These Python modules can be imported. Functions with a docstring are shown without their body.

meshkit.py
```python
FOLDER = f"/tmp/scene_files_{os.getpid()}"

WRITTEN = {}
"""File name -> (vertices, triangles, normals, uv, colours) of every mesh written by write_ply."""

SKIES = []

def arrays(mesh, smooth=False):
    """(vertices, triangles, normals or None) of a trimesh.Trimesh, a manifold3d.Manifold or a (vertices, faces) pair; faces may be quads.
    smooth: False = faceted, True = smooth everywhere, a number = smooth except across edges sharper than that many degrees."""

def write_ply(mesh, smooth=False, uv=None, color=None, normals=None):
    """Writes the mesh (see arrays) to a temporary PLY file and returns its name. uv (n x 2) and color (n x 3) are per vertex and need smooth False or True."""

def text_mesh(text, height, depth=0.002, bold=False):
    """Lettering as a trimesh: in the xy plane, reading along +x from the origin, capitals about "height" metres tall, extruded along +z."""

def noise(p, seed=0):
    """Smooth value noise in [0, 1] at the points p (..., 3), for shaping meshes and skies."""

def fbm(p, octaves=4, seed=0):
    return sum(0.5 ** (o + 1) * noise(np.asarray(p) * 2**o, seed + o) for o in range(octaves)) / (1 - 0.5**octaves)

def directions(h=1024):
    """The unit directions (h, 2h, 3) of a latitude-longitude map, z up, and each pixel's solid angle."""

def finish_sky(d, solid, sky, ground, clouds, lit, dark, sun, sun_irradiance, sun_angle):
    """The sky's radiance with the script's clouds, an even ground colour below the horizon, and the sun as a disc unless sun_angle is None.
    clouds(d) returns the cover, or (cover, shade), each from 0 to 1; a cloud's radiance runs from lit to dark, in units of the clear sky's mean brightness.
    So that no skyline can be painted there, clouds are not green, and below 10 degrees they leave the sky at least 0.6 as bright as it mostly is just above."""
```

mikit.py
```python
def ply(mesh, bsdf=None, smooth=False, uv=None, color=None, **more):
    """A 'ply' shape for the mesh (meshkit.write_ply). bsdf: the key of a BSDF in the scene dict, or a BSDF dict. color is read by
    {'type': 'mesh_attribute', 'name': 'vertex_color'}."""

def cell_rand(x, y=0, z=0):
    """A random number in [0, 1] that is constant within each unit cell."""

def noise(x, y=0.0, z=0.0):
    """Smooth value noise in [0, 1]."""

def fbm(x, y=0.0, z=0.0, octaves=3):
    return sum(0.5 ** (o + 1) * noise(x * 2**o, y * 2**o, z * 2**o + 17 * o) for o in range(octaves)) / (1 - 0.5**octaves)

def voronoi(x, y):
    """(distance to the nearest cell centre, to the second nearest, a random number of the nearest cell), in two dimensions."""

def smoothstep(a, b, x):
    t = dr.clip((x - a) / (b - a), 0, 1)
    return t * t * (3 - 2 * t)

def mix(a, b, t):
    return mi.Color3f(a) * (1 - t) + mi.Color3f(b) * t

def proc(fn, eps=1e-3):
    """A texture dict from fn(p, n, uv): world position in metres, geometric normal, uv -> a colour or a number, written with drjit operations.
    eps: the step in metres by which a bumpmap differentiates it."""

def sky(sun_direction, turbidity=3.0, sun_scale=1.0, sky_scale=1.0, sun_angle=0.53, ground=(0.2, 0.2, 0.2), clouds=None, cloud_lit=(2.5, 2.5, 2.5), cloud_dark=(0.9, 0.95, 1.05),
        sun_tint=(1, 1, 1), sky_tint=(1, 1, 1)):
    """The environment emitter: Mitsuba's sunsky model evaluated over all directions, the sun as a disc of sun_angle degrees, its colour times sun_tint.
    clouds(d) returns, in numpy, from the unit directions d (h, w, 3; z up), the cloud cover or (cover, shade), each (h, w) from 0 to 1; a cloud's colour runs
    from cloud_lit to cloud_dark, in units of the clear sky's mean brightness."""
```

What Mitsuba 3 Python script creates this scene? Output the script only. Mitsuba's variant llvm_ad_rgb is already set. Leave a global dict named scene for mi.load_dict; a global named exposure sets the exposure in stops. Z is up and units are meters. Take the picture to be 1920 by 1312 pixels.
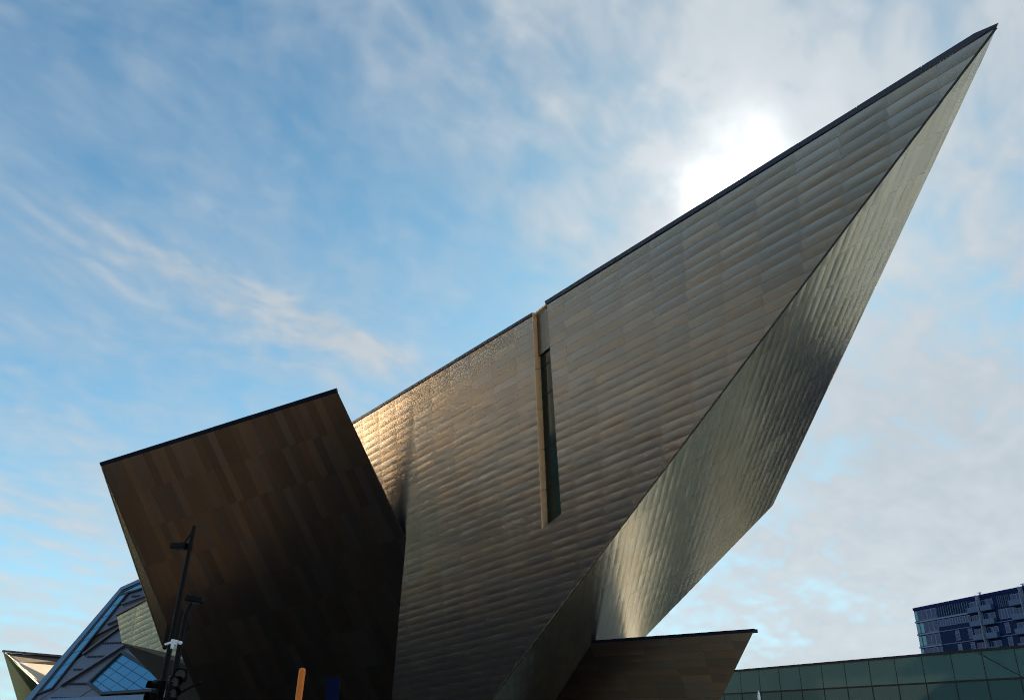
import math, random
import numpy as np, trimesh, drjit as dr, mitsuba as mi
import shapely, shapely.geometry as sg, manifold3d as m3
import meshkit, mikit
from mikit import proc, noise, fbm, mix, smoothstep

T = mi.ScalarTransform4f
A = lambda *v: np.array(v, float)
unit = lambda v: np.asarray(v, float) / np.linalg.norm(v)
scene, labels = {}, {}

# ---------------------------------------------------------------- camera, sky, exposure
EYE = A(0, 0, 1.6)
RIGHT, UP, FWD = unit((.999498, -.013883, .028465)), unit((-.03167, -.438138, .89835)), unit((0, .8988, .438358))
scene['camera'] = {'type': 'perspective', 'fov': 63.9, 'fov_axis': 'x', 'near_clip': 0.05, 'far_clip': 20000.0,
                   'to_world': T(np.column_stack([np.append(-RIGHT, 0), np.append(UP, 0), np.append(FWD, 0), np.append(EYE, 1)]))}
exposure = 2.3
SUN = unit((.2618, .77, .5819))


def clouds(d):
    x, y, z = d[..., 0], d[..., 1], np.maximum(d[..., 2], 0)
    ang = np.degrees(np.arccos(np.clip(d @ SUN, -1, 1)))
    az, el = np.degrees(np.arctan2(x, y)), np.degrees(np.arcsin(z))
    k = 1 / (z + .22)
    qx, qy = x * k, y * k
    ss = lambda a, b, v: (lambda t: t * t * (3 - 2 * t))(np.clip((v - a) / (b - a), 0, 1))
    a = math.radians(41)                                   # the wind direction: the wisps run along it
    s, t = qx * math.cos(a) + qy * math.sin(a), -qx * math.sin(a) + qy * math.cos(a)
    warp = meshkit.fbm(np.stack([s * 3, t * 3, 0 * s + 3], -1), 4, 5) - .5
    wisp = meshkit.fbm(np.stack([s * 4 + 1.5 * warp, t * 15 + 3 * warp, 0 * s], -1), 6, 1)
    fine = meshkit.fbm(np.stack([s * 16 + 3 * warp, t * 36 + 6 * warp, 0 * s + 2], -1), 5, 7)
    mott = meshkit.fbm(np.stack([qx * 26 + 3 * warp, qy * 15 + 3 * warp, 0 * s + 6], -1), 5, 4)
    broad = meshkit.fbm(np.stack([s * 1.8, t * 3.4, 0 * s + 9], -1), 4, 2)
    puff = meshkit.fbm(np.stack([qx * 9 + warp, qy * 9, 0 * s + 5], -1), 5, 3)
    east = ss(-14, 13, az + .9 * (el - 36) + 14 * (broad - .5)) * ss(170, 60, np.abs(az - 30))   # a veil of cloud on the sun's side
    streak = np.exp(-(np.where(t < 1.2, (t - 1.2) / .035, (t - 1.2) / .13)) ** 2) * ss(.05, .3, s) * ss(1.0, .6, s)
    veil = .17 + .50 * east + .44 * streak * (.2 + 1.5 * fine) + .40 * ss(27, 7, el) + .16 * ss(22, 8, el) * ss(2, 14, az) 
    tex = .65 * (wisp - .5) + .55 * (fine - .5) + .75 * (broad - .5) + .35 * (puff - .5) + .75 * (mott - .5)
    cover = veil + .85 * tex * (.25 + .75 * np.clip(veil * 1.7, 0, 1))
    cover = np.clip(cover * 1.1, 0, 1)
    cover = np.clip(cover + np.exp(-(ang / 7) ** 2) * (.7 + .9 * (puff - .4)), 0, .97)
    glow = .8 * 1.1 * np.exp(-(ang / (2.7 + 2.6 * (puff - .5) + 1.2 * (mott - .5))) ** 2) + .30 * (puff + .05) * np.exp(-(ang / 4.8) ** 2) + .08 * np.exp(-(ang / 9) ** 2) + .05 * ss(22, 6, el) + .03 * np.exp(-(ang / 24) ** 2)
    return cover, np.clip(1 - glow - .035 * (fine - .4) - .03 * (puff - .5) - .04 * (mott - .5), 0, 1)


scene['sky'] = mikit.sky(SUN, turbidity=2, clouds=clouds, cloud_lit=(7, 6.9, 6.6), cloud_dark=(1.43, 1.62, 1.78), sky_tint=(.76, 1.0, .94), sun_tint=(1, .95, .86))


# ---------------------------------------------------------------- helpers
def numbered(name):
    if name not in USED:
        USED.add(name)
        return name
    i = COUNT.get(name, 1)
    while f'{name}_{i:03d}' in USED:
        i += 1
    COUNT[name] = i + 1
    USED.add(f'{name}_{i:03d}')
    return f'{name}_{i:03d}'


USED, COUNT = set(), {}


def thing(name, label, category, group=None):
    k = numbered(name)
    labels[k] = {'label': label, 'category': category}
    if group:
        labels[k]['group'] = group
    return k


def part(parent, name, mesh, bsdf, smooth=False, label=None, kind=None, **more):
    k = numbered(f'{parent}__{name}')
    scene[k] = mikit.ply(mesh, bsdf, smooth, **more)
    if label or kind:
        labels[k] = {}
        if label: labels[k]['label'] = label
        if kind: labels[k]['kind'] = kind
    return k


def struct(name, mesh, bsdf, label):
    scene[name] = mikit.ply(mesh, bsdf)
    labels[name] = {'label': label, 'kind': 'structure'}
    USED.add(name)


class Frame:
    """A plane with an origin, in-plane axes u (across) and v (up the slope), and an outward normal n."""
    def __init__(s, O, n, u=None):
        s.O, s.n = np.asarray(O, float), unit(n)
        s.u = unit(np.cross([0, 0, 1], s.n)) if u is None else unit(np.asarray(u) - s.n * (s.n @ np.asarray(u)))
        s.v = np.cross(s.n, s.u)

    def to2(s, P):
        D = np.atleast_2d(P) - s.O
        return np.stack([D @ s.u, D @ s.v], 1)

    def to3(s, p, h=0.0):
        p = np.atleast_2d(p)
        return s.O + p[:, :1] * s.u + p[:, 1:2] * s.v + np.asarray(h, float).reshape(-1, 1) * s.n

    def slab(s, pts, d0, d1):
        poly = pts if isinstance(pts, sg.base.BaseGeometry) else sg.Polygon(pts)
        ms = []
        for g in getattr(poly, 'geoms', [poly]):
            m = trimesh.creation.extrude_polygon(g.buffer(0), d1 - d0, engine='earcut')
            V = np.array(m.vertices)
            ms.append(trimesh.Trimesh(s.to3(V[:, :2], V[:, 2] + d0), m.faces, process=False))
        return trimesh.util.concatenate(ms)

    def rect(s, u0, u1, v0, v1, d0, d1):
        return s.slab([(u0, v0), (u1, v0), (u1, v1), (u0, v1)], d0, d1)

    def bar(s, a, b, w, d0, d1):
        a, b = A(*a), A(*b)
        t = unit(b - a) * 1.0
        q = A(-t[1], t[0]) * w / 2
        return s.slab([a - q, b - q, b + q, a + q], d0, d1)


def cat(*ms):
    return trimesh.util.concatenate(list(ms))


def hull(*pts):
    return m3.Manifold.hull_points(np.array(pts, float))


def as_mesh(m):
    q = m.to_mesh()
    return trimesh.Trimesh(q.vert_properties[:, :3], q.tri_verts, process=False)


def as_manifold(mesh):
    return m3.Manifold(m3.Mesh(np.array(mesh.vertices, np.float32), np.array(mesh.faces, np.uint32)))


def beam(P, Q, up, out, h0, h1, o0, o1, chamfer=0.03):
    """A straight bar from P to Q whose section is a chamfered rectangle in the axes up and out."""
    P, Q, up, out = (np.asarray(x, float) for x in (P, Q, up, out))
    c = min(chamfer, (h1 - h0) / 3, (o1 - o0) / 3)
    sec = [(h0 + c, o0), (h1 - c, o0), (h1, o0 + c), (h1, o1 - c), (h1 - c, o1), (h0 + c, o1), (h0, o1 - c), (h0, o0 + c)]
    return as_mesh(hull(*[E + up * h + out * o for E in (P, Q) for h, o in sec]))


def tube(pts, r, n=14, cap=True):
    """A round bar through the points with the given radii, closed at both ends."""
    pts = np.array(pts, float)
    r = np.broadcast_to(r, len(pts))
    t = np.gradient(pts, axis=0)
    t /= np.linalg.norm(t, axis=1, keepdims=True)
    ref = A(1, 0, 0) if abs(t[0][0]) < .9 else A(0, 1, 0)
    V, F = [], []
    for p, d, q in zip(pts, t, r):
        a = unit(np.cross(d, ref)); b = np.cross(d, a)
        for k in range(n):
            w = 2 * math.pi * k / n
            V.append(p + q * (math.cos(w) * a + math.sin(w) * b))
    for i in range(len(pts) - 1):
        for k in range(n):
            F += [(i * n + k, i * n + (k + 1) % n, (i + 1) * n + k), (i * n + (k + 1) % n, (i + 1) * n + (k + 1) % n, (i + 1) * n + k)]
    for base, p, flip in ((0, pts[0], 1), ((len(pts) - 1) * n, pts[-1], 0)):
        V.append(p)
        for k in range(n):
            f = (base + k, base + (k + 1) % n, len(V) - 1)
            F.append(f[::-1] if flip else f)
    return trimesh.Trimesh(V, F, process=False)


def round_box(c, ax, half, r=.02):
    """A box with rounded edges: centre, three axes, half sizes."""
    c, ax = np.asarray(c, float), [unit(x) for x in ax]
    s = as_manifold(trimesh.creation.icosphere(1, r))
    P = []
    V = np.array(trimesh.creation.icosphere(1, r).vertices)
    for i in (-1, 1):
        for j in (-1, 1):
            for k in (-1, 1):
                P.append(V + c + i * (half[0] - r) * ax[0] + j * (half[1] - r) * ax[1] + k * (half[2] - r) * ax[2])
    return as_mesh(m3.Manifold.hull_points(np.vstack(P)))


# ---------------------------------------------------------------- materials
def two(d):
    return {'type': 'twosided', 'bsdf': d}


def metal(rough, color=None, bump=.004):
    d = {'type': 'principled', 'metallic': 1.0, 'roughness': rough, 'base_color': {'type': 'rgb', 'value': color} if color else {'type': 'mesh_attribute', 'name': 'vertex_color'}}
    if bump:
        d = {'type': 'bumpmap', 'bsdf': d, 'scale': bump, 'tex': proc(lambda p, n, uv: fbm(p.x * 1.1 + p.y * .5, p.z * 1.3, p.y * 1.1, 3), eps=.03)}
    return two(d)


def paint(color, rough=.5, spec=.5, metallic=0.0):
    return two({'type': 'principled', 'base_color': {'type': 'rgb', 'value': color}, 'roughness': rough, 'specular': spec, 'metallic': metallic})


def worn(c0, c1, scale, rough=.8):
    """A mineral surface whose colour drifts between two tones, with fine grain."""
    def f(p, n, uv):
        a = fbm(p.x * scale, p.y * scale, p.z * scale, 4)
        g = noise(p.x * 37, p.y * 37, p.z * 37)
        return mix(c0, c1, dr.clip(a * 1.3 - .15 + (g - .5) * .25, 0, 1))
    return two({'type': 'principled', 'base_color': proc(f), 'roughness': rough, 'specular': .3})


scene['titanium'] = metal(.29, None, 0)
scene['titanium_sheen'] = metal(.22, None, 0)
scene['pale_shingle'] = two({'type': 'principled', 'metallic': .35, 'roughness': .45, 'base_color': {'type': 'mesh_attribute', 'name': 'vertex_color'}})
scene['backing_metal'] = paint((.07, .066, .062), .6, .3)
scene['coping_metal'] = metal(.4, (.06, .07, .10), 0)
scene['coping_paint'] = paint((.010, .014, .03), .7, .12)
scene['pale_coping'] = metal(.3, (.55, .56, .5), 0)
scene['trim_metal'] = paint((.05, .045, .04), .4, .4, .6)
scene['roof_membrane'] = worn((.42, .38, .32), (.55, .5, .43), .4)
scene['jamb_metal'] = two({'type': 'principled', 'base_color': proc(lambda p, n, uv: mix((.84, .51, .27), (.93, .63, .37), fbm(p.x, p.y, p.z * 2, 3))), 'roughness': .55, 'specular': .2})
scene['dark_glass'] = paint((.006, .02, .016), .06, .6)
scene['green_glass'] = paint((.006, .04, .028), .08, .4)
scene['dark_frame'] = paint((.015, .02, .03), .4, .5)
scene['black_paint'] = paint((.003, .004, .006), .45, .12)
scene['signal_black'] = paint((.004, .004, .004), .55, .12)
scene['lens_grey'] = paint((.008, .008, .01), .2, .35)
scene['white_plastic'] = paint((.78, .78, .78), .4, .5)
scene['orange_paint'] = two({'type': 'principled', 'base_color': proc(lambda p, n, uv: mix((.78, .16, .003), (.88, .21, .005), fbm(p.x * 9, p.y * 9, p.z * 3, 3))), 'roughness': .45, 'specular': .5})
scene['blue_cloth'] = paint((.003, .007, .04), .8, .1)
scene['asphalt'] = worn((.055, .053, .05), (.09, .085, .08), .7)
scene['paving'] = worn((.3, .31, .28), (.4, .41, .37), .35)
scene['earth'] = worn((.035, .042, .03), (.065, .072, .055), .03)

# ---------------------------------------------------------------- ground (wholly below the frame)
def sheet(x0, x1, y0, y1, z):
    return trimesh.Trimesh([(x0, y0, z), (x1, y0, z), (x1, y1, z), (x0, y1, z)], [(0, 1, 2), (0, 2, 3)], process=False)


struct('ground', sheet(-6000, 6000, -6000, 6000, -.13), 'earth', 'dark ground that reaches the horizon all round the buildings')  # tone kept dark so the far side of the underside darkens
struct('road', sheet(-400, 400, -9, 9, -.122), 'asphalt', 'dark asphalt street along which the viewer stands')
struct('pavement', trimesh.creation.box(bounds=[(-400, 9, -.125), (400, 20, 0)]), 'paving', 'concrete pavement along the street')
struct('forecourt', sheet(-95, 2, 20, 130, -.118), 'asphalt', 'dark asphalt forecourt in front of the museum wall')
struct('square', sheet(-400, -95.01, 20, 300, -.11), 'paving', 'pale paved square added left of the buildings to lighten the museum wall')  # added out of view to make the main wall lighter and warmer
struct('plaza', sheet(2.01, 72, 20, 112, -.114), 'paving', 'pale concrete plaza under and beyond the prow')
struct('added_pale_ground', sheet(150, 520, 60, 240, -.116), 'paving', 'added pale concrete ground far to the right, brightening the prow underside')  # added out of view: pale so the prow underside mirrors brighter


# ---------------------------------------------------------------- shingled metal walls
def project(P):
    D = np.atleast_2d(P) - EYE
    z = np.maximum(D @ FWD, .01)
    return np.stack([960 + 1540 * (D @ RIGHT) / z, 656 - 1540 * (D @ UP) / z], 1)


def shingles(parent, fr, poly, w, L, stagger, rng, tone, spread, warm, off=(0, 0), sag=.011, lip=.006, lift=.022, gap=.014, keep=300, skin='titanium'):
    """Covers poly (in the plane fr, whose u runs along the rows) with pillowed overlapping panels. The keep largest in view become parts, the rest one part."""
    x0, y0, x1, y1 = poly.bounds
    ns, nt = 5, 4
    prep = shapely.prepared.prep(poly)
    out = []
    for j in range(int(math.floor((y0 - off[1]) / w)), int(math.ceil((y1 - off[1]) / w)) + 1):
        t0 = off[1] + j * w
        sh = off[0] + j * stagger
        for i in range(int(math.floor((x0 - sh) / L)) - 1, int(math.ceil((x1 - sh) / L)) + 1):
            s0 = sh + i * L
            cell = sg.box(s0 + gap / 4, t0 + gap / 2, s0 + L - gap / 4, t0 + w - gap / 2)
            r = rng.random(8)
            if not prep.intersects(cell):
                continue
            full = prep.contains(cell)
            su = s0 + np.array([gap / 4, L * .11, L * .33, L * .67, L * .89, L - gap / 4])
            tv = np.linspace(t0 + gap / 2, t0 + w - gap / 2, nt + 1)
            if full:
                V = np.array([(a, b) for b in tv for a in su])
                F = []
                for q in range(nt):
                    for p in range(ns):
                        k = q * (ns + 1) + p
                        F += [(k, k + 1, k + ns + 2), (k, k + ns + 2, k + ns + 1)]
            else:
                V, F, idx = [], [], {}
                for q in range(nt):
                    for p in range(ns):
                        g = poly.intersection(sg.box(su[p], tv[q], su[p + 1], tv[q + 1]))
                        for gg in getattr(g, 'geoms', [g]):
                            if gg.geom_type != 'Polygon' or gg.area < 1e-5:
                                continue
                            ring = np.array(shapely.geometry.polygon.orient(gg).exterior.coords)[:-1]
                            ids = [idx.setdefault((round(a, 4), round(b, 4)), len(idx)) for a, b in ring]
                            F += [(ids[0], ids[k], ids[k + 1]) for k in range(1, len(ids) - 1)]
                if not F:
                    continue
                V = np.array(list(idx.keys()))
            F = np.array(F)
            ps, pt = (V[:, 0] - s0) / L, (V[:, 1] - t0) / w
            h = lift + lip * (1 - pt) + sag * (.6 + .8 * r[0]) * (1 - (2 * pt - 1) ** 2) * (1 - (2 * ps - 1) ** 4) + .016 * (r[1] - .5) * (2 * ps - 1) + .008 * (r[2] - .5) * (2 * pt - 1)
            P = fr.to3(V, h)
            tint = tone * (1 + spread * (2 * r[3] - 1)) * (1 + warm * (2 * r[4] - 1) * A(1, .1, -1))
            fine = .06 * (meshkit.noise(P * A(.9, .9, .9), 4) - .5)
            streak = meshkit.noise(np.stack([V[:, 0] * .5, V[:, 1] * 3.1, V[:, 1] * 0 + j * 7.3 + i], 1), 8) - .5
            C = np.clip(tint[None] * (1 + fine[:, None] + .1 * streak[:, None] * A(1, .75, .4)), .01, .95)
            if full:                                          # the folded lower edge
                n0 = len(P)
                m = ns + 1
                P = np.vstack([P, P[:m], fr.to3(V[:m], 0.0)])
                C = np.vstack([C, C[:m] * .7, C[:m] * .7])
                F = np.vstack([F, [(n0 + k + 1, n0 + k, n0 + m + k) for k in range(ns)], [(n0 + k + 1, n0 + m + k, n0 + m + k + 1) for k in range(ns)]])
            pr = project(P[:len(V)])
            c = pr.mean(0)
            seen = np.abs(np.cross(pr[F[:, 1] % len(pr)] - pr[F[:, 0] % len(pr)], pr[F[:, 2] % len(pr)] - pr[F[:, 0] % len(pr)])).sum() / 2
            if not (-30 < c[0] < 1950 and -30 < c[1] < 1335):
                seen = 0
            out.append((seen, P, F, C))
    out.sort(key=lambda o: -o[0])
    for seen, P, F, C in out[:keep]:
        part(parent, 'panel', trimesh.Trimesh(P, F, process=False), skin, True, color=C)
    rest = out[keep:]
    if rest:
        at = np.cumsum([0] + [len(o[1]) for o in rest])
        part(parent, 'panel_field', trimesh.Trimesh(np.vstack([o[1] for o in rest]), np.vstack([o[2] + a for o, a in zip(rest, at)]), process=False), skin, True,
             label='smaller shingle panels of the same wall', kind='stuff', color=np.vstack([o[3] for o in rest]))
    return len(out)


rng = np.random.default_rng(11)
museum = thing('museum_building', 'angular museum clad in grey brown metal shingles with a pointed prow rising right', 'museum')

# the prow: main wall (leaning towards the street), underside, roof
TIP, FAR, FAR_G, EDGE_G, ROOF_L = A(24.58, 30.62, 36), A(24.51, 74.38, 22.68), A(2.08, 101.34, 0), A(-5.47, 85.25, 0), A(-27.69, 93.53, 30.15)
nM, nU = unit((-.7044, -.6177, -.3496)), unit(np.cross(FAR - TIP, EDGE_G - TIP))
nU = nU if nU[2] < 0 else -nU
dM = unit(ROOF_L - TIP)
main = Frame(TIP, nM, -dM)
vM = main.v if main.v[2] > 0 else -main.v
hor = unit(np.cross(nM, [0, 0, 1])); hor = hor if hor[0] < 0 else -hor
BASE_L = EDGE_G + hor * 34
BACK_L = ROOF_L + (FAR - TIP) * 1.02
body = hull(TIP, ROOF_L, BASE_L, EDGE_G, FAR, FAR_G, BACK_L, A(BACK_L[0], BACK_L[1], 0))
slit3 = [A(1.63, 58.37, 33.19), A(2.64, 57.06, 33.48), A(4.27, 63.68, 18.51), A(2.94, 65.62, 17.76)]
slit = main.to2(slit3)
up2 = A(*main.to2(TIP + vM)[0])
slit_tall = np.array([slit[0] + up2 * 2, slit[1] + up2 * 2, slit[1], slit[2], slit[3], slit[0]])
ccw = lambda p: p if sg.Polygon(p).exterior.is_ccw else p[::-1]
body = body - as_manifold(main.slab(ccw(slit_tall), -.62, .6))
wall = part(museum, 'main_wall', as_mesh(body), 'backing_metal', label='large leaning wall of horizontal shingle rows, slit window in it')
mp = sg.Polygon(main.to2([TIP, ROOF_L, BASE_L, EDGE_G])).buffer(-.03).difference(sg.Polygon(ccw(slit_tall)).buffer(.06))
shingles(wall, main, mp, .65, 2.95, .22, rng, A(.285, .268, .262), .08, .06)

under = Frame(TIP, nU, A(-.017, -.96, .28))
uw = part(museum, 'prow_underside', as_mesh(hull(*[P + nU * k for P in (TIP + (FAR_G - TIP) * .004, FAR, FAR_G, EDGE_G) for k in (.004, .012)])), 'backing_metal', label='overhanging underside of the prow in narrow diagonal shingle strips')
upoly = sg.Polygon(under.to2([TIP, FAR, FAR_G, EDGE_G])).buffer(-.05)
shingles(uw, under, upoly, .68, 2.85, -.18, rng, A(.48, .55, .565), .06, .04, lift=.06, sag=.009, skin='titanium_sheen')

roof_n = unit(np.cross(ROOF_L - TIP, FAR - TIP)); roof_n = roof_n if roof_n[2] > 0 else -roof_n
NL, NR = slit3[0], slit3[1]
TL_ = TIP - dM * .05
eo = unit(np.cross(FAR - TIP, roof_n)); eo = eo if eo @ A(1, 0, 0) > 0 else -eo
def coping(holder, P, Q, up, out, h0, h1, o0, o1, m, n, label=None, tip=None):
    """A roof edge capping in n butted sections; a tip brings the first one to a point."""
    for k in range(n):
        a, b = P + (Q - P) * (k / n), P + (Q - P) * ((k + 1) / n)
        g = unit(Q - P) * .012
        e = .006 * (k % 2)
        sec = beam(a + g, b - g, up, out, h0, h1 + e, o0, o1 + e)
        if k == 0 and tip is not None:
            sec = as_mesh(hull(tip, *np.array(beam(a + (b - a) * .25, b - g, up, out, h0, h1 + e, o0, o1 + e).vertices)))
        part(holder, 'coping', sec, m, label=label)
apex = TIP - dM * .2 + vM * .16
coping(museum, TIP - dM * .02, NR - dM * .02, vM, nM, .02, .34, -.4, .14, 'coping_metal', 9, 'dark blue coping section on the prow roof edge', apex)
coping(museum, NL, ROOF_L, vM, nM, .02, .28, -.4, .12, 'coping_metal', 9, 'dark blue coping section left of the slit window')
coping(museum, TIP + A(0, 0, .02), FAR, roof_n, eo, .06, .26, -.3, .10, 'pale_coping', 10, 'pale thin coping section on the right roof edge', apex)
part(museum, 'edge_trim', beam(TIP, EDGE_G, unit(np.cross(nM, EDGE_G - TIP)), unit(nM + nU), -.05, .05, -.06, .10, .02), 'trim_metal')
part(museum, 'roof', as_mesh(hull(*[P + roof_n * k for P in (TIP + (ROOF_L + FAR - 2 * TIP) * .012, ROOF_L, BACK_L, FAR) for k in (.01, .06)])), 'roof_membrane')

qa, qb = TIP + dM * 2.2, TIP + unit(FAR - TIP) * 2.2
part(museum, 'tip_cap', as_mesh(hull(apex, TIP, *[qa + vM * h + nM * o for h in (.02, .3) for o in (-.1, .1)], *[qb + roof_n * h + eo * o for h in (.05, .22) for o in (-.1, .08)])), 'coping_metal', label='pointed metal cap at the tip of the prow')

# the slit window: tan jamb on its left, dark glass set back, a grey panel above
def slit_at(f, g):     # point of the slit's outline: f along its foot or head, g up its height
    lo, hi = slit[3] + (slit[2] - slit[3]) * f, slit[0] + (slit[1] - slit[0]) * f
    return lo + (hi - lo) * g
win = part(museum, 'slit_window', main.slab(ccw(np.array([slit_at(-.02, 0), slit_at(1.02, 0), slit_at(1.02, .80), slit_at(-.02, .80)])), -.605, -.55), 'dark_glass', label='tall narrow dark window in a slit of the main wall')
part(win, 'pane', main.slab(ccw(np.array([slit_at(.52, .01), slit_at(1, .01), slit_at(1, .30), slit_at(.52, .33)])), -.55, -.535), 'green_glass')
part(win, 'pane', main.slab(ccw(np.array([slit_at(.55, .42), slit_at(1, .38), slit_at(1, .60), slit_at(.55, .60)])), -.55, -.535), 'green_glass')
part(win, 'pane', main.slab(ccw(np.array([slit_at(.5, .61), slit_at(1, .61), slit_at(1, .79), slit_at(.5, .77)])), -.55, -.535), 'green_glass')
for g in (.17, .36, .605, .745):
    part(win, 'transom', main.slab(ccw(np.array([slit_at(0, g), slit_at(1, g), slit_at(1, g + .006), slit_at(0, g + .006)])), -.55, -.48), 'dark_frame')
part(museum, 'spandrel_panel', main.slab(ccw(np.array([slit_at(-.02, .805), slit_at(1.02, .805), slit_at(1.02, 1.0), slit_at(-.02, 1.0)])), -.605, -.3), metal(.35, (.2, .195, .19), 0), label='grey metal panel above the slit window')
jl = unit(main.to3(slit[0])[0] - main.to3(slit[3])[0])
jd = unit(np.cross(nM, jl)); jd = jd if jd @ dM < 0 else -jd
for a, b in ((0, .18), (.18, .37), (.37, .56), (.56, .75), (.75, 1.01)):
    P0, P1 = main.to3(slit[3] + (slit[0] - slit[3]) * (a + .001))[0], main.to3(slit[3] + (slit[0] - slit[3]) * (b - .001))[0]
    part(museum, 'window_jamb', beam(P0, P1, jd, nM, .004, .07, -.54, .14, .01), 'jamb_metal', label='tan metal jamb sheet on the left of the slit window')
part(museum, 'coping', beam(NL + vM * .02, NL + (NR - NL) * .98 - nM * .0, vM, nM, .02, .16, -.9, -.05), 'jamb_metal', label='tan sill over the head of the slit window')

# the left block
TL, TR, CR, CR_G, BL_G, S1, S2, TRB = A(-43.19, 84.36, 27.54), A(-16.65, 73.07, 32.14), A(-9.54, 78.84, 19.57), A(-11.22, 91.82, 0), A(-29.0, 97.42, 0), A(-36.67, 94.39, 10.6), A(-35.57, 91.4, 12.72), A(-10.58, 79.37, 20.69)
nB = unit(np.cross(TR - TL, CR - TL)); nB = nB if nB[1] < 0 else -nB
TLB = TL + (TRB - TR) * .9
up_block = hull(TL, TR, CR, CR_G, BL_G, TRB, TLB, A(-20, 103, 0)) + hull(TL, S1, S2, A(-33, 93, 17), A(-28, 96, 13), A(-28, 92, 17))
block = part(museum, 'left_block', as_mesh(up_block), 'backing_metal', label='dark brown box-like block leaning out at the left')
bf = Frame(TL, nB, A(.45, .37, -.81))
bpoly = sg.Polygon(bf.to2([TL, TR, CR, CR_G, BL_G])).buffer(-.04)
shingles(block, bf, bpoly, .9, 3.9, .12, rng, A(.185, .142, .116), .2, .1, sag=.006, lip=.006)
rbk = unit(np.cross(TR - TL, TRB - TL)); rbk = rbk if rbk[2] > 0 else -rbk
nSL = unit(np.cross(S1 - TL, S2 - TL)); nSL = nSL if nSL @ (EYE - TL) > 0 else -nSL
sf = Frame(TL, nSL, S1 - TL)
part(block, 'side_cladding', sf.slab(ccw(sf.to2([TL + (S1 + S2 - 2 * TL) * .01, S1, S2])), .01, .05), metal(.4, (.13, .1, .08)), label='brown sliver of the block side face')
part(block, 'edge_trim', beam(TL, S1, unit(np.cross(nSL, S1 - TL)), nSL, -.04, .06, -.04, .1, .02), 'pale_coping', label='pale metal strip on the left outer edge')
bu = unit(np.cross(TR - TL, nB)); bu = bu if bu[2] > 0 else -bu
coping(block, TL - unit(TR - TL) * .06, TR + unit(TR - TL) * .01, bu, nB, .0, .4, -.12, .09, 'coping_paint', 6)

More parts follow.
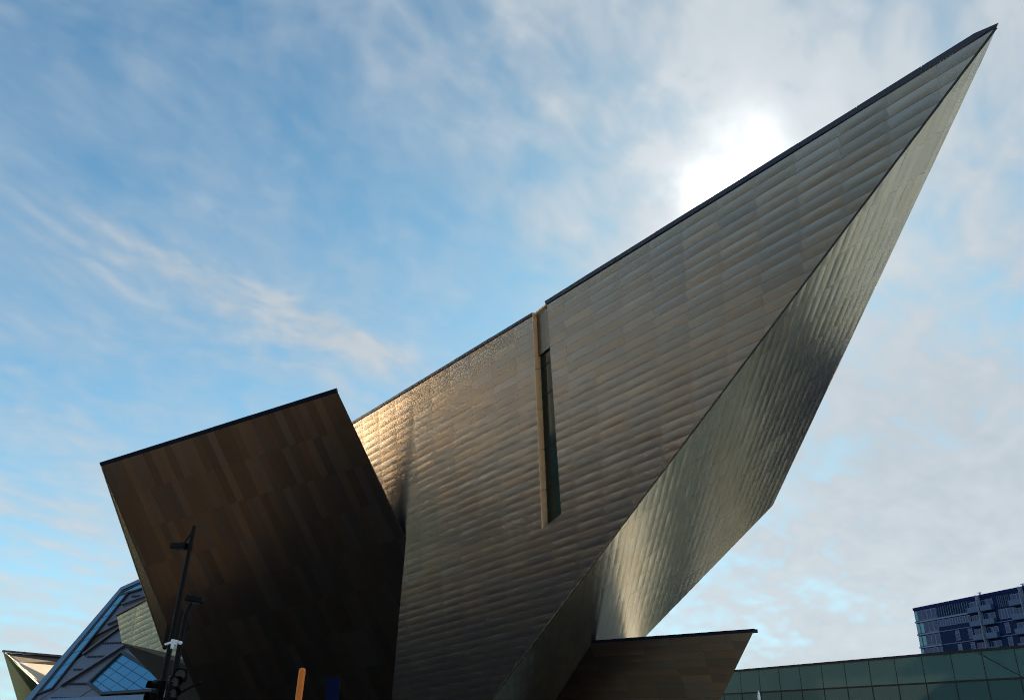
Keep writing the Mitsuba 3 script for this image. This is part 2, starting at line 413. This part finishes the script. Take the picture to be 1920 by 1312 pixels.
# the low block on the right
L1, L0G, L2, L3G = A(8.04, 78.93, 10.65), A(1.42, 99.94, 0), A(19.03, 65.22, 10.26), A(16.12, 80.97, 0)
nL = unit((-.6426, -.4979, -.5824))
bk = unit(A(L2[0], L2[1], 0) + A(-4, 0, 0))
L2B, L1B = L2 + bk * 16 + A(-3, 0, .2), L1 + bk * 18
low = part(museum, 'low_block', as_mesh(hull(L1, L2, L3G, L0G, L2B, L1B, L3G + bk * 16 + A(-3, 0, 0), L0G + bk * 6)), 'backing_metal', label='low dark block with a sharp right corner under the prow')
lf = Frame(L1, nL, L2 - L1)
shingles(low, lf, sg.Polygon(lf.to2([L1, L2, L3G, L0G])).buffer(-.03), .68, 3.1, .12, rng, A(.44, .30, .215), .16, .08)
lu = unit(np.cross(L2 - L1, nL)); lu = lu if lu[2] > 0 else -lu
coping(low, L1, L2 + unit(L2 - L1) * .12, A(0, 0, 1), unit(A(nL[0], nL[1], 0)), -.04, .2, -.4, .16, 'coping_paint', 4)
rl = unit(np.cross(L2 - L1, L2B - L1)); rl = rl if rl[2] > 0 else -rl
part(low, 'roof', as_mesh(hull(*[P + rl * k for P in (L1, L2, L2B, L1B) for k in (.01, .05)])), 'roof_membrane')

# ---------------------------------------------------------------- the glass bridge on the right
bridge = thing('glass_bridge', 'long teal glass clad passage at the bottom right, running in front of the blue tower', 'building')
db = A(-.4902, .8716, 0)
gf = Frame(A(32.18, 94.24, 0), A(-.8716, -.4902, 0), -db)     # u runs to the right, v is the height
scene['teal_panel'] = two({'type': 'principled', 'base_color': proc(lambda p, n, uv: mix((.075, .19, .215), (.125, .26, .28), fbm(p.x * .3, p.y * .3, p.z * .15, 3))), 'roughness': .1, 'specular': .65, 'metallic': .35})
scene['teal_pane'] = paint((.06, .155, .175), .07, .8, .3)
scene['thin_glass'] = {'type': 'thindielectric', 'int_ior': 1.52, 'specular_transmittance': {'type': 'rgb', 'value': (.45, .6, .56)}}
scene['interior_grey'] = paint((.16, .24, .23), .8)
scene['interior_dark'] = paint((.03, .04, .04), .8)
body_b = cat(gf.rect(-14, 45, 8.42, 10.72, -6, -.02), gf.rect(-14, 45, 4.6, 5.2, -6, -.02))
part(bridge, 'body', body_b, 'interior_dark')
part(bridge, 'coping', gf.rect(-14, 45, 10.69, 10.9, -.5, .16), scene['coping_metal'])
edges = [-14.9] + [-11.95 + 2.96 * k for k in range(19)]
rb = random.Random(3)
for k in range(len(edges) - 1):
    a, b = edges[k] + .035, edges[k + 1] - .035
    for nm, v0, v1, m in (('upper_panel', 8.42, 10.68, 'teal_panel'), ('lower_pane', 5.25, 8.26, 'thin_glass')):
        if nm == 'lower_pane':
            mesh = trimesh.Trimesh(gf.to3([(a, v0), (b, v0), (b, v1), (a, v1)], 0.0), [(0, 1, 2), (0, 2, 3)], process=False)
            m = 'teal_pane'
        else:
            z = [rb.uniform(-.012, .012) for _ in range(3)]
            q = gf.slab([(a, v0), (b, v0), (b, v1), (a, v1)], 0, .03)
            D = gf.to2(np.array(q.vertices))
            q.vertices = np.array(q.vertices) + gf.n * (z[0] * (D[:, :1] - a) / (b - a) + z[1] * (D[:, 1:] - v0) / 2)
            mesh = q
        part(bridge, nm, mesh, m)
    part(bridge, 'mullion', gf.rect(b, b + .07, 5.2, 10.68, -.05, .05), 'dark_frame')
part(bridge, 'transom', gf.rect(-14, 44, 8.27, 8.41, -.04, .056), 'dark_frame')
for x in (10.2, 14.2, 18.3, 21.4, 24.6, 28):                     # openings on the far side let the sky through
    pass
far = sg.box(-14, 5.2, 45, 8.42)
for x, wd, h0, h1 in ((-2.5, 1.5, 5.6, 7.4), (4.2, 1.6, 5.6, 7.5), (7.3, 2.0, 5.7, 7.6), (10.3, .8, 5.5, 7.7), (15.2, 2.2, 5.4, 7.9), (21.0, 2.0, 5.4, 7.9), (25.0, 3, 5.4, 8)):
    far = far.difference(sg.box(x, h0, x + wd, h1))
part(bridge, 'far_wall', gf.slab(far, -6, -5.8), 'interior_grey')
part(bridge, 'brace', gf.bar((20.3, 10.6), (23.7, 8.45), .07, .031, .07), 'dark_frame')

# ---------------------------------------------------------------- the blue tower behind it
tower = thing('tower_block', 'tall dark blue apartment tower with glass balconies at the right edge', 'building')
tf = Frame(A(99.16, 204.76, 35.39), A(-.9642, -.2653, 0), A(.2653, -.9642, 0))   # u to the right, v up from the roof line
scene['tower_wall'] = paint((.005, .02, .075), .6, .12)
scene['tower_glass'] = paint((.008, .03, .13), .12, .4)
scene['tower_cyan'] = paint((.05, .3, .36), .08, .8)
scene['tower_slab'] = paint((.17, .23, .36), .5)
scene['tower_frame'] = paint((.18, .25, .42), .4)
scene['tower_rail'] = paint((.035, .09, .21), .15, .4)
scene['tower_parapet'] = paint((.008, .014, .11), .6, .12)
scene['tower_white'] = paint((.2, .25, .36), .5)
FL = 2.85
tb = part(tower, 'wall', tf.rect(0, 60, -37, -.05, -22, 0), 'tower_wall')
part(tower, 'parapet', tf.rect(-.15, 60, -.55, .02, -22, .16), 'tower_parapet')
def pane(u0, u1, v0, v1, m='tower_glass', fw=.07, d=.03):
    k = part(tower, 'window', tf.rect(u0, u1, v0, v1, .004, d), m)
    fr_ = sg.box(u0 - fw, v0 - fw, u1 + fw, v1 + fw).difference(sg.box(u0, v0, u1, v1))
    part(k, 'frame', tf.slab(fr_, .004, d + .05), 'tower_frame')
    return k
for f in range(5):
    top = -.75 - FL * f
    # corner glazing
    pane(.12, 1.0, top - 2.2, top - .15, 'tower_cyan')
    pane(1.35, 2.4, top - 2.2, top - .15, 'tower_cyan' if f % 3 else 'tower_glass')
    for u in (2.75, 4.2, 5.65):
        pane(u, u + 1.3, top - 2.2, top - .15)
    part(tower, 'floor_slab', tf.rect(-.05, 7.2 if f else 17.0, top - 2.75, top - 2.42, .003, .3), 'tower_slab')
    if f > 0:
        part(tower, 'floor_line', tf.rect(7.21, 60, top - 2.64, top - 2.54, .003, .07), 'tower_slab')
for k in range(14):
    u = 7.3 + k * .72
    part(tower, 'window_fin', tf.rect(u, u + .06, -3.1, -.75, .004, .1), 'tower_slab')
for k in range(13):
    u = 7.25 + k * .75
    pane(u, u + .6, -5.1, -3.75, 'tower_glass', .06)
for k in range(6):
    u = 24.95 + k * .76
    pane(u, u + .62, -5.6, -3.75, 'tower_glass', .06)
for k in range(9):
    u = 25.2 + k * .5
    part(tower, 'window_fin', tf.rect(u, u + .05, -3.3, -1.0, .004, .08), 'tower_slab')
for f in range(2, 6):
    for u in (11.8, 15.6, 25.8, 36):
        pane(u, u + 1.05, -.85 - FL * f - 1.95, -.85 - FL * f - .05, 'tower_glass' if f < 3 or u > 12 else 'tower_rail')
        part(tower, 'transom', tf.rect(u, u + 1.05, -.85 - FL * f - .5, -.85 - FL * f - .42, .031, .09), 'tower_frame')
for f in range(5):
    b = -3.55 - FL * f
    for u0, u1 in ((17.2, 20.3), (20.9, 24.0), (28.7, 31.9), (32.5, 35.4)):
        bal = part(tower, 'balcony', tf.rect(u0, u1, b - .12, b + .05, .15, .9), 'tower_wall')
        part(bal, 'rail', cat(tf.rect(u0, u1, b + .05, b + 1.15, .84, .9), tf.rect(u0, u0 + .06, b + .05, b + 1.15, .15, .84), tf.rect(u1 - .06, u1, b + .05, b + 1.15, .15, .84)), 'tower_rail')
        for k in range(2):
            w = (u1 - u0 - .5) / 2
            pane(u0 + .2 + k * (w + .12), u0 + .2 + k * (w + .12) + w, b + .2, b + 2.3, 'tower_cyan' if (f == 4 and u0 > 20) else 'tower_glass')
part(tower, 'wall_fin', tf.rect(20.5, 20.62, -37, -.1, .003, 1.2), 'tower_white')
part(tower, 'wall_fin', tf.rect(32.1, 32.22, -37, -.1, .003, 1.2), 'tower_white')
for u in (20.5, 32.1):
    part(tower, 'roof_davit', cat(tf.rect(u, u + .25, .02, .5, -.4, -.15), tf.rect(u - .5, u + .5, .5, .6, -.35, -.2)), 'tower_white')

# ---------------------------------------------------------------- the slate blue building at the left
house = thing('slanted_building', 'slate blue building with slanted wall, skylight strip and diamond shaped window', 'building')
hf = Frame(A(-62.78, 135.76, 12.91), A(-.4066, -.7647, .5))
scene['slate_metal'] = metal(.42, (.19, .19, .225), .006)
scene['slate_light'] = metal(.35, (.20, .26, .34), 0)
scene['sky_glass'] = two({'type': 'principled', 'base_color': {'type': 'rgb', 'value': (.13, .36, .52)}, 'metallic': .75, 'roughness': .1, 'specular': .8})
hull_pts = np.vstack([hf.to3([(-9.15, -14.9), (-6.45, 13.49), (-2.78, 15.28), (11.4, 21.6), (36, 21), (36, -14.9)], -.3)])
back = hull_pts + A(10, 42, 0); back[:, 2] = np.maximum(hull_pts[:, 2] * .55, 0)
part(house, 'wall', as_mesh(hull(*hull_pts, *back)), 'backing_metal')
outline = [(-9.15, -14.9), (-6.45, 13.49), (-2.78, 15.28), (11.4, 21.6), (36, 21), (36, -14.9)]
# cladding in tilted courses: each course is a sheet whose lower edge stands proud of the one below
ribs = [(-9.6, .88), (-5.15 + 2.71 * .88, .88), (.27 + 3.1 * 1.0, 1.0), (4.6 + 2.74 * .62, .62), (9.84 + 2.89 * .36, .36), (19.0, .4)]
inner = sg.Polygon(outline)
def course(c0, c1, tilt):
    q = [(-14, c0[0] - 14 * c0[1]), (40, c0[0] + 40 * c0[1]), (40, c1[0] + 40 * c1[1]), (-14, c1[0] - 14 * c1[1])]
    return sg.Polygon(q).buffer(0).intersection(inner)
for k in range(len(ribs) - 1):
    g = course(ribs[k], ribs[k + 1], 0)
    if g.is_empty:
        continue
    part(house, 'cladding_sheet', hf.slab(g.buffer(-.02), -.29, .02 + .05 * (k % 2)), 'slate_metal')
part(house, 'cladding_sheet', hf.slab(sg.Polygon([(-9.1, -14.9), (36, -14.9), (36, 20), (5, -3.9)]).intersection(inner).difference(course(ribs[0], ribs[1], 0)), -.29, -.04), 'slate_metal')
for (a, b) in (((-2.71, -5.15), (6.2, 2.66)), ((-3.1, .27), (1.6, 5.9)), ((-2.74, 5.93), (3.2, 8.85)), ((-2.89, 9.84), (3.6, 12.0))):
    part(house, 'ledge', hf.bar(a, b, .34, .0, .42), 'slate_metal', label='dark folded ledge across the cladding')
for (x0, x1, y) in ((-3.2, 3.7, -4.8), (-1.8, 2.5, -.1), (-.65, 3.6, 2.3), (-2.9, 3.65, -7.2), (-2.1, .5, 11.5), (-2.8, -.9, -2.35)):
    part(house, 'rivet_row', cat(*[hf.rect(x, x + .26, y - .13, y + .13, .0, .22) for x in np.arange(x0, x1, .56)]), 'dark_frame', kind='stuff', label='row of small dark snow guards')
part(house, 'edge_band', hf.slab(ccw(np.array([(-9.15, -14.9), (-6.45, 13.49), (-2.78, 15.28), (11.4, 21.6), (11.4, 20.4), (-2.75, 14.2), (-5.5, 12.9), (-7.4, -14.9)])), .06, .35), 'slate_light', label='pale blue metal band on the slanted outer edge')
part(house, 'edge_gap', hf.slab(ccw(np.array([(-7.38, -14.9), (-5.5, 12.85), (-2.75, 14.15), (11.4, 20.35), (11.4, 19.95), (-2.7, 13.7), (-5.2, 12.4), (-6.9, -14.9)])), .06, .1), 'dark_frame')
strip = [((-6.3, -6.21), (-4.5, -5.5), (-3.84, 12.2), (-5.24, 11.73)), ((-5.15, 12.06), (-5.18, 12.35), (-2.63, 13.75), (4, 16.6), (4.6, 15.8), (-1.53, 13.0))]
for q in strip:
    poly = sg.Polygon(q).buffer(0)
    part(house, 'skylight_frame', hf.slab(poly.buffer(.3, join_style=2).difference(poly), .06, .3), 'dark_frame')
long = strip[0]
for k in range(8):
    a, b = k / 8 + .003, (k + 1) / 8 - .003
    l = lambda t: A(*long[0]) + (A(*long[3]) - A(*long[0])) * t
    r = lambda t: A(*long[1]) + (A(*long[2]) - A(*long[1])) * t
    part(house, 'skylight_pane', hf.slab(ccw(np.array([l(a), r(a), r(b), l(b)])), .1, .2), 'sky_glass')
p2 = sg.Polygon(strip[1]).buffer(0)
for x0, x1 in ((-6, -3.4), (-3.35, -1.2), (-1.15, 1.2), (1.25, 5)):
    g = p2.intersection(sg.box(x0, 5, x1, 20))
    if not g.is_empty:
        part(house, 'skylight_pane', hf.slab(g, .1, .2), 'sky_glass')
dia = sg.Polygon([(5.74, .14), (19.82, -4.77), (17.82, -5.93), (7.85, -6.41), (3.6, -4.74)])
dw = part(house, 'diamond_window', hf.slab(dia.buffer(.45, join_style=2).difference(dia), .02, .5), 'dark_frame', label='frame of the five sided window')
e1, e2 = unit(A(19.82, -4.77) - A(5.74, .14)), unit(A(8.8, -.94) - A(5.65, -5.54))
o = A(5.74, .14)
for i in range(-2, 10):
    for j in range(-10, 2):
        q = [o + e1 * (3.0 * i + .05) + e2 * (1.22 * j + .05), o + e1 * (3.0 * i + 2.95) + e2 * (1.22 * j + .05), o + e1 * (3.0 * i + 2.95) + e2 * (1.22 * j + 1.17), o + e1 * (3.0 * i + .05) + e2 * (1.22 * j + 1.17)]
        g = sg.Polygon(q).intersection(dia.buffer(-.04))
        if g.geom_type == 'Polygon' and g.area > .05:
            part(dw, 'pane', hf.slab(g, .1 + rb.uniform(-.01, .01), .2), 'sky_glass')
part(dw, 'glazing_backing', hf.slab(dia, .03, .07), 'dark_frame')
part(house, 'low_roof', hf.slab(ccw(np.array([(-2.9, -7.5), (18.3, -6.75), (20, -14.9), (-1, -14.9)])), .3, .45), 'slate_light')

# ---------------------------------------------------------------- the pale shingled annex between them
annex = thing('shingled_annex', 'pale green grey shingled wing between the slate blue building and the dark museum block', 'building')
af = Frame(A(-41.8, 103.27, 13.08), A(-.4203, -.9013, .1045))
ap = [(-6.77, 2.09), (-2.37, 3.94), (6, 7.4), (12, 6), (12, -5), (8.62, -4.01), (6.85, -3.47), (2.67, -2.3), (-4.46, -1.14)]
ab = af.to3(ap, -.05)
aw = part(annex, 'wall', as_mesh(hull(*ab, *(ab + A(9, 16, -1)), *(ab[[6, 7, 8]] + A(6, 10, -7)))), 'backing_metal')
ar = Frame(af.O, af.n, af.u + .366 * af.v)
shingles(aw, ar, sg.Polygon(ar.to2(af.to3(ap))).buffer(-.03), .72, 3.0, .1, rng, A(.30, .345, .26), .07, .03, lift=-.03, sag=.05, skin='pale_shingle')
part(annex, 'coping', beam(af.to3(ap[0])[0], af.to3(ap[2])[0], af.v, af.n, .0, .28, -.4, .14), 'coping_metal')
for x, y in ((3.1, -1.0), (2.9, -1.75)):
    part(annex, 'vent_hole', tube([af.to3((x, y), .02)[0], af.to3((x, y), .16)[0]], .16), 'black_paint')

# ---------------------------------------------------------------- the pointed cream and green building at the far left
wedge = thing('pointed_building', 'small pointed building with a cream terrace wall and dark green side at the far left', 'building')
scene['green_metal'] = metal(.4, (.17, .22, .16))
scene['cream_render'] = worn((.6, .53, .43), (.72, .65, .54), .5)
W0, W1, W2, W3, W4 = A(-93.76, 164.66, 15.65), A(-88.64, 171.2, 10.66), A(-91.17, 185.24, 16.56), A(-91.08, 182.06, 14.81), A(-92.07, 168.02, 14.12)
GW = A(-93.7, 176.58, 0)
part(wedge, 'green_wall', as_mesh(hull(W0, W1, A(-84, 175, 6), A(-93.7, 176.58, 7.86), A(-92.5, 181, 0), A(-84, 180, 0), A(-88, 181, 9))), 'green_metal', label='dark green leaning side wall')
w_n = unit(np.cross(W1 - W0, W2 - W0))
part(wedge, 'edge_trim', beam(W0, W1 + (W1 - W0) * .6, unit(np.cross(W1 - W0, [0, 0, 1])), A(0, 0, 1), -.1, .12, -.1, .14), 'pale_coping')
cw = [W4, W3 + A(3, 2, 0), W1 + A(5, 6, -1), W1]
part(wedge, 'cream_wall', as_mesh(hull(*[p + q for p in cw for q in (A(0, 0, 0), A(.3, .9, 0))])), 'cream_render', label='cream rendered wall below the parapet')
part(wedge, 'parapet', as_mesh(hull(*[p + q for p in (W0 + A(.1, .1, -.15), W2 + A(4, 3, .1), W3 + A(3.2, 2, 0), W4) for q in (A(0, 0, 0), A(.2, .6, 0))])), 'trim_metal')
part(wedge, 'coping', beam(W0, W2 + A(4.5, 3, .1), A(0, 0, 1), unit(A(1, -.2, 0)), -.1, .28, -.2, .3), 'coping_metal')

# ---------------------------------------------------------------- an added reflector beyond the left edge: it throws the sun onto the metal wall
sun_reflector = thing('added_reflector', 'added slanted reflector out of sight at the left, throwing a gleam on the museum wall', 'building')
on = A(math.sin(math.radians(69)) * math.cos(math.radians(24)), math.cos(math.radians(69)) * math.cos(math.radians(24)), math.sin(math.radians(24)))
of = Frame(A(-91.5, 102, 28), on)
scene['reflector_metal'] = two({'type': 'principled', 'base_color': {'type': 'rgb', 'value': (.93, .83, .68)}, 'metallic': 1.0, 'roughness': .5})  # satin gold metal, added to send sunlight onto the main wall
v0 = -28.1 / of.v[2]
ob = of.to3([(-11, v0), (22, v0), (22, 23), (-11, 23)], -.1)
obk = ob - A(on[0], on[1], 0) * 12; obk[:2, 2] = -.1
part(sun_reflector, 'body', as_mesh(hull(*ob, *obk, *(obk - A(on[0], on[1], 0) * 16))), 'interior_grey')
for k in range(8):
    for f in range(8):
        a, b = -10 + 3.9 * k, -5.5 + 3.3 * f
        part(sun_reflector, 'reflector_panel', of.rect(a + .06, a + 3.84, b, b + 3.2, -.09, 0), 'reflector_metal')

# ---------------------------------------------------------------- street furniture
H = lambda x, y: A(x, y, 0)
# first lamp: tall pole with a box head hung from a slanting arm at its left
lamp = thing('street_lamp', 'taller black street lamp at the left, its box head hanging on a slanting arm', 'street lamp', None)
px, py = -9.97, 26.17
part(lamp, 'base', round_box((px, py, .06), (A(1, 0, 0), A(0, 1, 0), A(0, 0, 1)), (.2, .2, .06)), 'black_paint')
part(lamp, 'pole', tube([(px, py, .1), (px, py, 4), (px, py, 7.72), (px, py, 7.77)], (.095, .082, .062, .055)), 'black_paint', 40)
hx = unit(A(-.95, .25, 0)); hy = A(-hx[1], hx[0], 0)
part(lamp, 'arm', tube([(px, py, 7.62), A(px, py, 7.25) + hx * .22], (.028, .025), 8), 'black_paint', 40)
head = round_box(A(px, py, 7.13) + hx * .36, (hx, hy, A(0, 0, 1)), (.27, .17, .09), .03)
hd = part(lamp, 'lamp_head', head, 'black_paint', 30)
part(hd, 'lens', round_box(A(px, py, 7.035) + hx * .36, (hx, hy, A(0, 0, 1)), (.2, .13, .012), .01), 'lens_grey')
part(lamp, 'pole_collar', tube([(px, py, 7.05), (px, py, 7.22)], .085), 'black_paint', 40)

qx, qy = -9.02, 24.39
lamp2 = thing('street_lamp', 'shorter black lamp pole that carries the traffic signals, its head bent over to the right', 'street lamp', None)
part(lamp2, 'base', round_box((qx, qy, .06), (A(1, 0, 0), A(0, 1, 0), A(0, 0, 1)), (.2, .2, .06)), 'black_paint')
part(lamp2, 'pole', tube([(qx, qy, .1), (qx, qy, 3), (qx, qy, 4.85), (qx + .02, qy, 4.98), (qx + .08, qy, 5.13)], (.095, .085, .07, .06, .045)), 'black_paint', 40)
h2 = part(lamp2, 'lamp_head', round_box((qx + .17, qy, 5.24), (A(1, .1, -.1), A(0, 1, 0), A(.1, 0, 1)), (.24, .15, .085), .03), 'black_paint', 30)
part(h2, 'lens', round_box((qx + .17, qy, 5.15), (A(1, .1, -.1), A(0, 1, 0), A(.1, 0, 1)), (.17, .11, .012), .01), 'lens_grey')

cam = thing('security_camera', 'white security camera bracket and dome on the shorter lamp pole', 'camera')
part(cam, 'bracket', cat(round_box((qx - .14, qy - .08, 4.06), (A(1, 0, -.15), A(0, 1, 0), A(.15, 0, 1)), (.1, .05, .07), .012), round_box((qx - .16, qy - .1, 3.94), (A(1, 0, .1), A(0, 1, 0), A(-.1, 0, 1)), (.045, .045, .06), .012)), 'white_plastic', 30)
part(cam, 'camera_arm', round_box((qx - .3, qy - .1, 4.02), (A(1, 0, .35), A(0, 1, 0), A(-.35, 0, 1)), (.1, .035, .03), .012), 'white_plastic', 30)
part(cam, 'dome', trimesh.creation.icosphere(3, .062).apply_translation((qx - .38, qy - .1, 3.92)), 'black_paint', True)
part(cam, 'lens_ball', trimesh.creation.icosphere(3, .055).apply_translation((qx + .05, qy - .15, 4.04)), 'white_plastic', True)

def signal(name, label, c, toward, sections, w=.17, s=.3, group=None):
    """A signal head: housing, and in each section a lens under a visor."""
    k = thing(name, label, 'traffic signal', group)
    f = unit(toward); r = unit(np.cross(f, [0, 0, 1])); up = A(0, 0, 1); c = np.asarray(c, float)
    part(k, 'housing', round_box(c, (r, f, up), (w, .11, s * sections / 2), .03), 'signal_black', 30)
    for i in range(sections):
        z = c + up * (s * (i - (sections - 1) / 2)) + f * .11
        part(k, 'lens', tube([z + f * .005, z + f * .02], w * .72, 20), 'lens_grey', 40)
        ring = [z + f * d + r * w * .8 * math.cos(a) + up * w * .8 * math.sin(a) for a in np.linspace(-.5, math.pi + .5, 12) for d in (0, .22)]
        F = [(2 * q, 2 * q + 2, 2 * q + 1) for q in range(11)] + [(2 * q + 1, 2 * q + 2, 2 * q + 3) for q in range(11)]
        vis = trimesh.Trimesh(ring, F, process=False)
        part(k, 'visor', trimesh.util.concatenate([vis, trimesh.Trimesh(np.array(ring) - up * .008, [x[::-1] for x in F], process=False)]), 'signal_black')
    part(k, 'mount', tube([c - f * .1, c - f * .1 + unit(A(qx, qy, c[2]) - c) * max(.02, np.linalg.norm(A(qx, qy, c[2]) - c) - .09)], .025, 8), 'signal_black', 40)
    return k

signal('traffic_signal', 'black signal head left of the shorter lamp pole, at the bottom of the picture', (qx - .33, qy - .08, 2.62), A(-.5, -.85, 0), 3, .15, .3)
signal('traffic_signal', 'black signal head on the front of the shorter lamp pole, below the small signal box', (qx + .14, qy - .28, 2.75), A(.6, -.8, 0), 3, .16, .28)
signal('pedestrian_signal', 'small black box signal right of the shorter lamp pole, topmost of the cluster', (qx + .2, qy - .1, 3.22), A(.3, -.95, 0), 1, .19, .34)
strut = thing('signal_bracket', 'slanting metal arm right of the signal heads on the shorter lamp pole', 'bracket')
part(strut, 'arm', tube([(qx + .05, qy + .02, 2.62), (qx + .32, qy + .1, 2.84), (qx + .62, qy + .18, 3.02)], .03, 8), 'signal_black', 40)
part(strut, 'cap', round_box((qx + .66, qy + .19, 3.045), (A(1, 0, .6), A(0, 1, 0), A(-.6, 0, 1)), (.06, .05, .04)), 'signal_black')

bol = thing('orange_post', 'slim orange post with a rounded top against the dark museum wall', 'post')
ox, oy = -3.09, 13.65
part(bol, 'post', tube([(ox, oy, 0), (ox, oy, 1.4), (ox, oy, 2.62), (ox, oy, 2.65), (ox, oy, 2.665)], (.052, .052, .052, .045, .025), 20), 'orange_paint', 40)
part(bol, 'foot', tube([(ox, oy, 0), (ox, oy, .03)], .12, 20), 'black_paint')
ban = thing('blue_banner', 'dark blue banner leaning in the shade right of the orange post', 'banner')
bx, by = -5.61, 29.47
part(ban, 'cloth', as_mesh(hull(*[(bx + x, by + y, z) for x, z in ((-.22, 3.64), (.2, 3.64), (.42, 1.0), (.0, 1.0)) for y in (0, .02)])), 'blue_cloth')
part(ban, 'pole', tube([(bx + .21, by + .05, 0), (bx + .21, by + .05, 3.6)], .025, 8), 'black_paint', 40)
wp = thing('white_post', 'white post with a pointed tip in front of the glass passage', 'post')
wx, wy = 8.38, 28.81
part(wp, 'shaft', tube([(wx, wy, 0), (wx, wy, 3.4), (wx, wy, 3.44)], (.05, .045, .043), 16), 'white_plastic', 40)
part(wp, 'tip', tube([(wx, wy, 3.44), (wx, wy, 3.5), (wx, wy, 3.6)], (.043, .035, .006), 16), 'white_plastic', 40)
